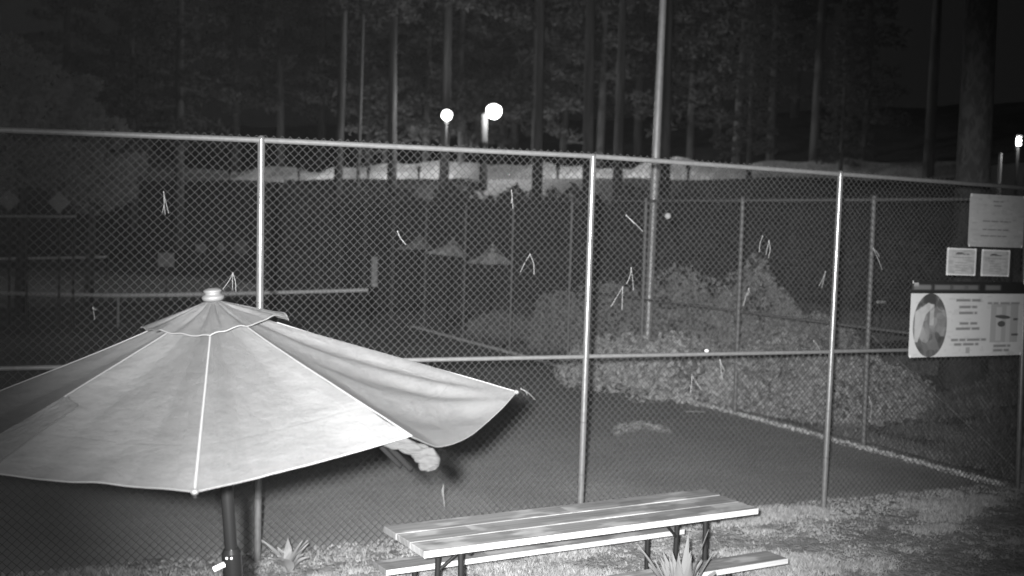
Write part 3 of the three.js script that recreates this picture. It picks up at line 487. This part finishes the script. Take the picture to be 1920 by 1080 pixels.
{
  const D = 38, head = at(1910, 265, D), y0 = heightAt(head.x, head.z), t = thing('porch_lamp', 'small bright upright lamp on a post by a dim shed', 'lamp', V(head.x, y0 - 0.05, head.z), 0), h = head.y - y0 + 0.05;
  part('post', rod(V(0, 0, -0.05), V(0, h - 0.16, -0.05), 0.05, 0.05, 12), M.net, t); part('lamp_glass', box(0.13, 0.3, 0.1, 0, h, 0, 0.02), glow(6), t, 'glowing lamp glass'); part('lamp_cap', box(0.2, 0.04, 0.16, 0, h + 0.19, -0.02, 0.01), M.net, t);
  lampLight('porch_lamp_light', head.clone().add(V(0, -0.02, 0.25)), 4, 0.08);
  const q = at(1873, 350, D), yq = heightAt(q.x, q.z), top = at(1873, 288, D).y; single('marker_post', rod(V(0, 0, 0), V(0, top - yq, 0), 0.05, 0.05, 10), mat(0.6), 'thin pale post beside the big trunk and porch lamp', 'post').position.set(q.x, yq, q.z);
  const c = at(1912, 300, 41), yc = heightAt(c.x, c.z), sh = thing('shed', 'dim small shed under the porch lamp', 'shed', V(c.x + 1.2, yc - 0.2, c.z - 1), 0.2); const hh = c.y - yc + 0.1;
  part('wall', box(3, hh, 2.4, 0, hh / 2, 0, 0.01), mat(0.08, { map: speckle }), sh); part('roof', new THREE.CylinderGeometry(0.1, 1.9, 0.9, 4).rotateY(Math.PI / 4).scale(1.2, 1, 1).translate(0, hh + 0.45, 0), mat(0.04), sh); part('door', box(0.8, 1.9, 0.05, -0.6, 0.95, 1.22, 0.01), mat(0.12), sh); part('window', box(0.5, 0.5, 0.04, 0.5, 1.6, 1.22, 0.01), mat(0.05, { roughness: 0.1 }), sh);
}

// unseen lamps added along the road to light the bank; shields hide the bulbs
[[430, 'beside the bare stem of a far pine'], [560, 'between the fence post and slim far pole'], [690, 'beside the slim far floodlight pole'], [785, 'near the round globe lamp'], [1045, 'behind the middle fence post'], [1160, 'beyond the middle fence post'], [1290, 'beyond the tall floodlight pole']].forEach(([u, where]) => {
  let best = null; for (let D = 40; D < 95; D += 0.1) { const p = at(u, 345, D), [q] = roadSide(p.x, p.z); if (q > 0.9) { best = p; break; } }
  const t = thing('added_bollard_lamp', 'hooded lamp added to light the road bank ' + where, 'lamp', V(best.x, ROAD_Y - 0.1, best.z), 0, 'added lamps along the hill road');
  part('bollard', rod(V(0, 0, 0.0), V(0, 0.75, 0), 0.06, 0.06, 12), M.dark, t); part('lamp_glass', new THREE.CylinderGeometry(0.05, 0.05, 0.12, 14).translate(0, 0.82, -0.02), glow(2), t, 'glowing lamp glass');
  part('shield', new THREE.CylinderGeometry(0.11, 0.11, 0.26, 20, 1, true, -Math.PI / 2, Math.PI).translate(0, 0.8, 0), M.dark, t); part('cap', new THREE.CylinderGeometry(0.13, 0.13, 0.03, 18).translate(0, 0.945, 0), M.dark, t);
  lampLight('added_bollard_light', V(best.x, ROAD_Y + 0.72, best.z - 0.12), u < 500 ? 8 : u > 1200 ? 5 : u < 800 ? 26 : 14, 0.04);
});

// ---------------------------------------------------------------- three far parasols, far signs
function farParasol(label, cx, top, left, right, bottom, D, tilt = 0) {
  const apex = at(cx, top, D), w = (right - left) / FOCAL * D / 2, c = at((left + right) / 2, bottom, D), y0 = heightAt(c.x, c.z), o = V(c.x, y0, c.z), t = thing('market_parasol', label, 'umbrella', o, 0.35, 'parasols beyond the side fence');
  const h0 = c.y - y0, h1 = apex.y - y0, dx = apex.x - c.x;
  for (let i = 0; i < 8; i++) {
    const a0 = i / 8 * 6.2832, a1 = (i + 1) / 8 * 6.2832, P = (a, r) => V(Math.cos(a) * w * r + dx * (1 - r), lerp(h1 - 0.08, h0, Math.pow(r, 0.92)) + tilt * Math.cos(a) * r, Math.sin(a) * w * r);
    part('canopy_panel', sheet(6, 8, (a, b) => { const r = lerp(0.22, 1, b), p = P(a0, r).lerp(P(a1, r), a); p.y -= 0.03 * Math.sin(Math.PI * a) * r; return { p }; }), M.parasol, t);
    part('vent_panel', sheet(4, 3, (a, b) => { const r = lerp(0.02, 0.3, b), p = P(a0, r).lerp(P(a1, r), a); p.y += 0.06; return { p }; }), M.parasol, t);
  }
  part('pole', rod(V(0, -0.05, 0), V(dx, h1 - 0.1, 0), 0.025, 0.022, 12), M.blackSteel, t); part('base_plate', new THREE.CylinderGeometry(0.26, 0.28, 0.08, 24).translate(0, 0.04, 0), M.blackSteel, t);
  part('finial', new THREE.SphereGeometry(0.04, 10, 8).translate(dx, h1 + 0.02, 0), M.white, t);
}
farParasol('pale far parasol with a flat level hem, beside a tilted one', 924, 461, 874, 968, 493, 30);
farParasol('pale far parasol tilted between two level ones', 851, 448, 798, 880, 478, 32, -0.05);
farParasol('faint pale far parasol next to the tilted one', 787, 442, 743, 813, 466, 35, 0.02);
function farSign(label, u, v, w, h, D, diamond, alb) {
  const c = at(u, v, D), y0 = heightAt(c.x, c.z), t = thing('post_sign', label, 'sign', V(c.x, y0, c.z), 0.1), k = c.y - y0, ww = w / FOCAL * D, hh = h / FOCAL * D;
  const g = new RoundedBoxGeometry(ww, hh, 0.02, 2, 0.008); if (diamond) g.rotateZ(Math.PI / 4); part('panel', g.translate(0, k, 0.05), mat(alb, { map: speckle }), t); part('post', rod(V(0, -0.1, 0), V(0, k + (diamond ? 0.2 : 0), 0), 0.03, 0.03, 10), M.net, t);
}
farSign('faint diamond sign beside the glinting one above a long pale rail', 112, 379, 30, 30, 30, true, 0.85);
farSign('faint diamond sign with two bright glints above a long pale rail', 18, 375, 28, 28, 30.5, true, 0.85);
farSign('pale squarish sign beyond the court net tape', 312, 487, 30, 26, 40, false, 0.6);
farSign('small dim square sign behind the squarish pale one', 377, 465, 18, 16, 52, false, 0.55);
farSign('tiny dim sign between two other dim signs', 415, 464, 9, 14, 53, false, 0.5);
farSign('dim square sign next to the front fence post', 452, 464, 22, 24, 54, false, 0.32);
{
  const a = at(-40, 405, 29), b = at(142, 406, 29), y0 = heightAt(a.x, a.z), o = V(a.x, y0, a.z), t = thing('rail_barrier', 'long thin pale rail on dark posts below two diamond signs', 'barrier', o, 0), L = (p) => p.clone().sub(o);
  part('rail', rod(L(a), L(b), 0.03, 0.03, 10), M.white, t); for (const f of [0.02, 0.5, 0.98]) { const p = L(a.clone().lerp(b, f)); part('post', rod(V(p.x, 0, p.z), p, 0.03, 0.03, 8), M.net, t); }
  for (const [u, v] of [[2, 376], [14, 372]]) { const p = at(u, v, 30.3); single('reflector', new THREE.SphereGeometry(0.05, 10, 8).scale(0.7, 1.3, 0.5), M.chrome, 'tiny bright reflector on the glinting diamond sign', 'reflector', 'reflectors on the diamond sign').position.copy(p).add(V(0, 0, 0.1)); }
  const r = ground(1652, 567, 0.9), yr = heightAt(r.x, r.z), d = at(1652, 567, 24), yd = heightAt(d.x, d.z); const mk = thing('reflector_stake', 'short dark stake with a bright reflector in the brush', 'reflector stake', V(d.x, yd - 0.05, d.z), 0); part('stake', rod(V(0, 0, 0), V(0, d.y - yd + 0.05, 0), 0.025, 0.025, 8), M.net, mk); part('reflector', box(0.2, 0.05, 0.02, 0, d.y - yd + 0.06, 0.02, 0.008), M.chrome, mk);
  const bl = onFence(1252, 405, 0.05); single('tennis_ball', new THREE.SphereGeometry(0.033, 20, 14), mat(0.13), 'pale ball wedged in the fence mesh beside the floodlight pole', 'ball').position.copy(bl.p);
}
console.log('far things done');

// ---------------------------------------------------------------- shrubs and trees
function leafBall(n, rx, ry, rz, size, k, flat = 0.2) {
  const pos = [], nor = [], uv = [];
  for (let i = 0; i < n; i++) {
    let d = V(rr(-1, 1), rr(-flat, 1), rr(-1, 1)); if (d.lengthSq() > 1) { i--; continue; } const l = d.length() || 1; const sh = Math.pow(l, 0.45) / l, lump = 0.5 + 0.95 * fbm(d.x * sh * 2.3 + k * 9, d.z * sh * 2.3 + d.y * 2.1, 3, 0, k); d.multiplyScalar(sh * lump);
    const c = V(d.x * rx, d.y * ry, d.z * rz), a = V(rr(-1, 1), rr(-1, 1), rr(-1, 1)).normalize(), b = V(rr(-1, 1), rr(-1, 1), rr(-1, 1)).cross(a).normalize(), s = size * rr(0.6, 1.4), nn = b.clone().cross(a);
    const q = [c.clone().addScaledVector(a, -s), c.clone().addScaledVector(b, s * 0.45), c.clone().addScaledVector(a, s), c.clone().addScaledVector(b, -s * 0.45)];
    for (const t of [0, 1, 2, 0, 2, 3]) { pos.push(q[t].x, q[t].y, q[t].z); nor.push(nn.x, nn.y, nn.z); uv.push(t & 1, t >> 1); }
  }
  const g = new THREE.BufferGeometry(); g.setAttribute('position', new THREE.Float32BufferAttribute(pos, 3)); g.setAttribute('normal', new THREE.Float32BufferAttribute(nor, 3)); g.setAttribute('uv', new THREE.Float32BufferAttribute(uv, 2)); return g;
}
function shrub(name, label, u, top, D, wpx, m, n = 2600, leafSize = 0.075, group) {
  const p = at(u, top, D), y0 = heightAt(p.x, p.z), h = Math.max(0.5, p.y - y0), rx = wpx / FOCAL * D / 2, t = thing(name, label, 'shrub', V(p.x, y0 - 0.05, p.z), 0, group), k = Math.floor(rnd() * 99);
  part('foliage', leafBall(n, rx, h * 0.62, rx * 0.8, leafSize, k, 0.9).translate(0, h * 0.42, 0), m, t);
  const st = []; for (let i = 0; i < 6; i++) { const a = rnd() * 6.28; st.push(rod(V(0, 0, 0), V(Math.cos(a) * rx * 0.5, h * 0.7, Math.sin(a) * rx * 0.4), 0.025, 0.008, 6)); } part('stem', st, M.bark, t);
}
// pale leafy shrubs on the bank outside the side fence
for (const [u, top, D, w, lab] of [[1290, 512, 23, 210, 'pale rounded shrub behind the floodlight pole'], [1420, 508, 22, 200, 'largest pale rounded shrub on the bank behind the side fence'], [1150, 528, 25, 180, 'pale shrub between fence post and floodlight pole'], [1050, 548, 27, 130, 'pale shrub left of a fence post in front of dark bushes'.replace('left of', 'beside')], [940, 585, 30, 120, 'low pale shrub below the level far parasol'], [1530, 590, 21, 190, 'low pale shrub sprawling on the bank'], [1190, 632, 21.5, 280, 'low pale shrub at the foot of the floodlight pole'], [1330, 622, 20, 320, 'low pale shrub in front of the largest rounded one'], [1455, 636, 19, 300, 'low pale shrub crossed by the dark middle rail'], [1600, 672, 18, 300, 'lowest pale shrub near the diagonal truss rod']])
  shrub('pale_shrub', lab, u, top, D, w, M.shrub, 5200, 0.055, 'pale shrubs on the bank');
[560, 660, 760, 865, 920, 970, 1075, 1180, 1290, 1400].forEach((u, i) => shrub('added_screen_shrub', 'tall dark evergreen shrub added to screen the slope below the lamplit bank', u, 362 + (i % 3) * 5 + (u - 900) * 0.012, 45 - i * 0.6, 165, M.darkShrub, 2600, 0.2, 'added dark evergreen screen'));  // shrub row added to cover the lit slope and keep this band dark
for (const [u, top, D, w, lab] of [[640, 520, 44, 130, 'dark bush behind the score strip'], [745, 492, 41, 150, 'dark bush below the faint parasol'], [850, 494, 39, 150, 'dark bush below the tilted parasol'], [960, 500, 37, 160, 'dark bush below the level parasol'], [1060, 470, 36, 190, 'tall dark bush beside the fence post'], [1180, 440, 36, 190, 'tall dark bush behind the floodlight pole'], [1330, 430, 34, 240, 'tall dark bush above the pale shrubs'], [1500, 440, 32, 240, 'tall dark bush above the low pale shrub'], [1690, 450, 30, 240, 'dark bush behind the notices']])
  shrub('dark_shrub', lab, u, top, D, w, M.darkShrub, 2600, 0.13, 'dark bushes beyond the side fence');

function pineCrown(h, y0, rMax, k) {                                // clumps of needles along drooping limbs
  const pos = [], nor = [], uv = [], limbs = [];
  const nl = 64;
  for (let i = 0; i < nl; i++) {
    const f = i / nl, y = lerp(y0, h * 0.98, f), az = i * 2.4 + rr(-0.5, 0.5), len = rMax * (1 - 0.85 * f) * rr(0.45, 1.1) + 0.3, droop = rr(-0.35, 0.12);
    const end = V(Math.cos(az) * len, y + droop * len, Math.sin(az) * len); limbs.push(rod(V(0, y, 0), end, 0.035, 0.01, 5));
    const nc = Math.round(14 + len * 12);
    for (let j = 0; j < nc; j++) {
      const q = Math.pow(rnd(), 0.7) * 0.85 + 0.15, c = V(end.x * q + rr(-0.4, 0.4) * (0.4 + q * 0.5), lerp(y, end.y, q) + rr(-0.28, 0.32), end.z * q + rr(-0.4, 0.4) * (0.4 + q * 0.5));
      for (let m = 0; m < 4; m++) { const a = V(rr(-1, 1), rr(-0.5, 1), rr(-1, 1)).normalize(), b = a.clone().cross(V(rr(-1, 1), rr(-1, 1), rr(-1, 1))).normalize(), s = rr(0.18, 0.4), n = b.clone().cross(a), T = [c.clone().addScaledVector(b, -0.06), c.clone().addScaledVector(b, 0.06), c.clone().addScaledVector(a, s)]; for (const p of T) { pos.push(p.x, p.y, p.z); nor.push(n.x, n.y, n.z); uv.push(0, 0); } }
    }
  }
  const g = new THREE.BufferGeometry(); g.setAttribute('position', new THREE.Float32BufferAttribute(pos, 3)); g.setAttribute('normal', new THREE.Float32BufferAttribute(nor, 3)); g.setAttribute('uv', new THREE.Float32BufferAttribute(uv, 2)); return [g, limbs];
}
function makePine(h, y0, rMax, rTrunk, k, label) {
  const t = thing('pine_tree', label, 'tree', V(0, 0, 0), 0, 'pines of the dark wood'), [g, limbs] = pineCrown(h, y0, rMax, k), bend = V(rr(-0.2, 0.2), h * 0.5, rr(-0.2, 0.2));
  const tr = new THREE.TubeGeometry(new THREE.CatmullRomCurve3([V(0, -0.5, 0), bend, V(0, h, 0)]), 14, 1, 12), ps = tr.attributes.position, c = new THREE.CatmullRomCurve3([V(0, -0.5, 0), bend, V(0, h, 0)]);
  for (let j = 0; j <= 14; j++) { const cc = c.getPointAt(j / 14), r = rTrunk * (1 - 0.8 * j / 14) + 0.02; for (let i = 0; i <= 12; i++) { const n = j * 13 + i; ps.setXYZ(n, cc.x + (ps.getX(n) - cc.x) * r, ps.getY(n) * 1 - (ps.getY(n) - cc.y) * (1 - r), cc.z + (ps.getZ(n) - cc.z) * r); } }
  tr.computeVertexNormals();
  part('trunk', tr, M.bark, t); part('limbs', limbs, M.bark, t, undefined, 'stuff'); part('crown', g, M.pine, t); return t;
}
{
  const protos = [makePine(20, 4.2, 4.0, 0.26, 1, ''), makePine(22, 5.5, 3.8, 0.28, 2, ''), makePine(15, 2.2, 3.2, 0.22, 3, ''), makePine(24, 12.5, 3.8, 0.25, 4, '')], used = [0, 0, 0, 0];
  const place = (k, u, D, sc, label) => { const p = at(u, 437, D), y = heightAt(p.x, p.z), o = used[k]++ ? copyOf(protos[k]) : protos[k]; o.userData.label = label; o.position.set(p.x, y, p.z); o.rotation.y = rnd() * 6.28; o.scale.setScalar(sc); };
  const kind = ['full crowned', 'tall high crowned', 'low branched bushy', 'bare stemmed'];
  for (const [k, u, D, sc, lab] of [[3, 736, 50, 0.95, 'dim bare pine stem between the slim floodlight pole and globe lamp'], [3, 829, 53, 1, 'dim bare pine stem just behind the globe lamp post'], [3, 1006, 46, 0.95, 'dim bare pine stem on the open side of the bright street lamp'], [3, 1103, 45, 1, 'dim bare pine stem showing behind the middle fence post'], [3, 1155, 49, 0.95, 'dim bare pine stem between a fence post and the tall floodlight pole'], [3, 1245, 48, 1, 'dim bare pine stem right behind the tall floodlight pole'], [3, 630, 60, 1, 'dim bare pine stem beside the slim far floodlight pole']]) place(k, u, D, sc, lab);
  for (const [k, u, D, sc] of [[1, 335, 66, 1.1], [0, 250, 70, 1.0]]) place(k, u, D, sc, 'dim ' + kind[k] + ' pine beyond the far court net');
  for (const [k, u, D, sc] of [[1, 440, 84, 1.1], [0, 525, 80, 1.1], [1, 600, 88, 1.1], [0, 690, 76, 1], [1, 780, 80, 1.1], [2, 865, 67, 1.15], [2, 935, 70, 1.2], [2, 1000, 66, 1.1], [2, 795, 70, 1.2], [2, 720, 72, 1.15], [0, 890, 80, 1], [1, 960, 78, 1.1], [0, 1050, 70, 1], [0, 1120, 66, 1], [1, 1190, 72, 1], [2, 1290, 66, 1.1], [0, 1375, 60, 1], [1, 1440, 64, 1.0], [3, 1520, 60, 1], [2, 1610, 64, 0.9], [3, 1735, 52, 1], [2, 1400, 52, 0.55], [2, 1570, 54, 0.5], [0, 1340, 78, 1.2], [1, 1480, 86, 1.2], [0, 250, 92, 1.1], [1, 120, 90, 1.2]]) place(k, u, D, sc, 'dim ' + kind[k] + ' pine on the dark slope behind the hill road');
}
for (const [u, top, D, w, lab] of [[40, 60, 34, 240, 'broad leafy tree crown rising above the rail with diamond signs'], [170, 110, 37, 190, 'lower leafy tree crown beside the broad one'], [-60, 150, 31, 200, 'leafy tree crown at the end of the far net']]) {
  const p = at(u, top, D), y0 = heightAt(p.x, p.z), h = p.y - y0, rx = w / FOCAL * D / 2, t = thing('leafy_tree', lab, 'tree', V(p.x, y0 - 0.1, p.z), 0);
  const cl = []; for (let i = 0; i < 15; i++) { const a = rnd() * 6.28, q = Math.sqrt(rnd()), k = rnd(), rb = rr(0.28, 0.5) * rx; cl.push(leafBall(520, rb * 1.2, rb * 0.8, rb, 0.12, i, 0.9).translate(Math.cos(a) * q * rx * (1.1 - 0.6 * k), h * lerp(0.42, 0.93, k) , Math.sin(a) * q * rx * 0.8)); }
  part('crown', cl, M.leaf, t); part('trunk', [rod(V(0, 0, 0), V(0.1, h * 0.6, 0), 0.17, 0.1, 12), rod(V(0.08, h * 0.4, 0), V(0.9, h * 0.75, 0.3), 0.07, 0.03, 8), rod(V(0.08, h * 0.42, 0), V(-0.9, h * 0.72, -0.2), 0.07, 0.03, 8)], M.bark, t);
}
{ // big bare trunk behind the notices
  const D = 19, lo = at(1802, 780, D), hi = at(1842, -30, D), y0 = heightAt(lo.x, lo.z), o = V(lo.x, y0 - 0.1, lo.z), t = thing('pine_tree', 'thick bare pine trunk rising behind the white notices', 'tree', o, 0);
  const ax = hi.clone().sub(lo).normalize(), rT = (f) => lerp(0.31, 0.2, Math.pow(f, 0.8)) + 0.12 * Math.pow(1 - f, 14), H = 15;
  part('trunk', sheet(40, 90, (a, b) => { const h = b * H, th = a * 6.2832, r = rT(b) * (1 + 0.05 * (fbm(Math.cos(th) * 3 + 5, h * 1.3 + Math.sin(th) * 3, 4, 0, 5) - 0.5)); return { p: V(ax.x * h + Math.cos(th) * r, h, ax.z * h + Math.sin(th) * r), uv: [a * 1.5, h * 0.8] }; }), M.bark, t);
  const [g] = pineCrown(15, 11, 3, 7); part('crown', g.translate(ax.x * 12, 2, 0), M.pine, t);
}

// ---------------------------------------------------------------- the watching camera's infrared lamps, mounted beside the lens
{
  const t = thing('infrared_lamp', 'small box floodlight on a dark mast behind the watching camera', 'lamp', V(IR_FAR.x, 0, IR_FAR.z + 0.3), 0), y = IR_FAR.y;
  part('mast', rod(V(0, -0.1, 0.12), V(0, y + 0.2, 0.12), 0.05, 0.04, 16), M.blackSteel, t); part('bracket', rod(V(0, y, 0.12), V(0, y, 0), 0.02, 0.02, 10), M.blackSteel, t);
  part('housing', box(0.16, 0.12, 0.14, 0, y, -0.06, 0.01), M.blackSteel, t); part('lamp_face', new THREE.CylinderGeometry(0.05, 0.05, 0.004, 24).rotateX(Math.PI / 2).translate(0, y, -0.135), glow(2), t);
  const r = thing('infrared_lamp', 'round ring lamp around the watching camera lens', 'lamp', IR_NEAR.clone().add(V(0, 0, 0.06)), 0);
  part('housing', new THREE.CylinderGeometry(0.03, 0.034, 0.09, 24).rotateX(Math.PI / 2).translate(0, 0, 0.04), M.blackSteel, r); part('lamp_face', new THREE.CylinderGeometry(0.024, 0.024, 0.004, 20).rotateX(Math.PI / 2).translate(0, 0, -0.02), glow(2), r);
}
scene.fog = new THREE.FogExp2(0xffffff, 0.000032);                 // faint night haze that the infrared beam picks out
console.log('built');
renderer.render(scene, camera);
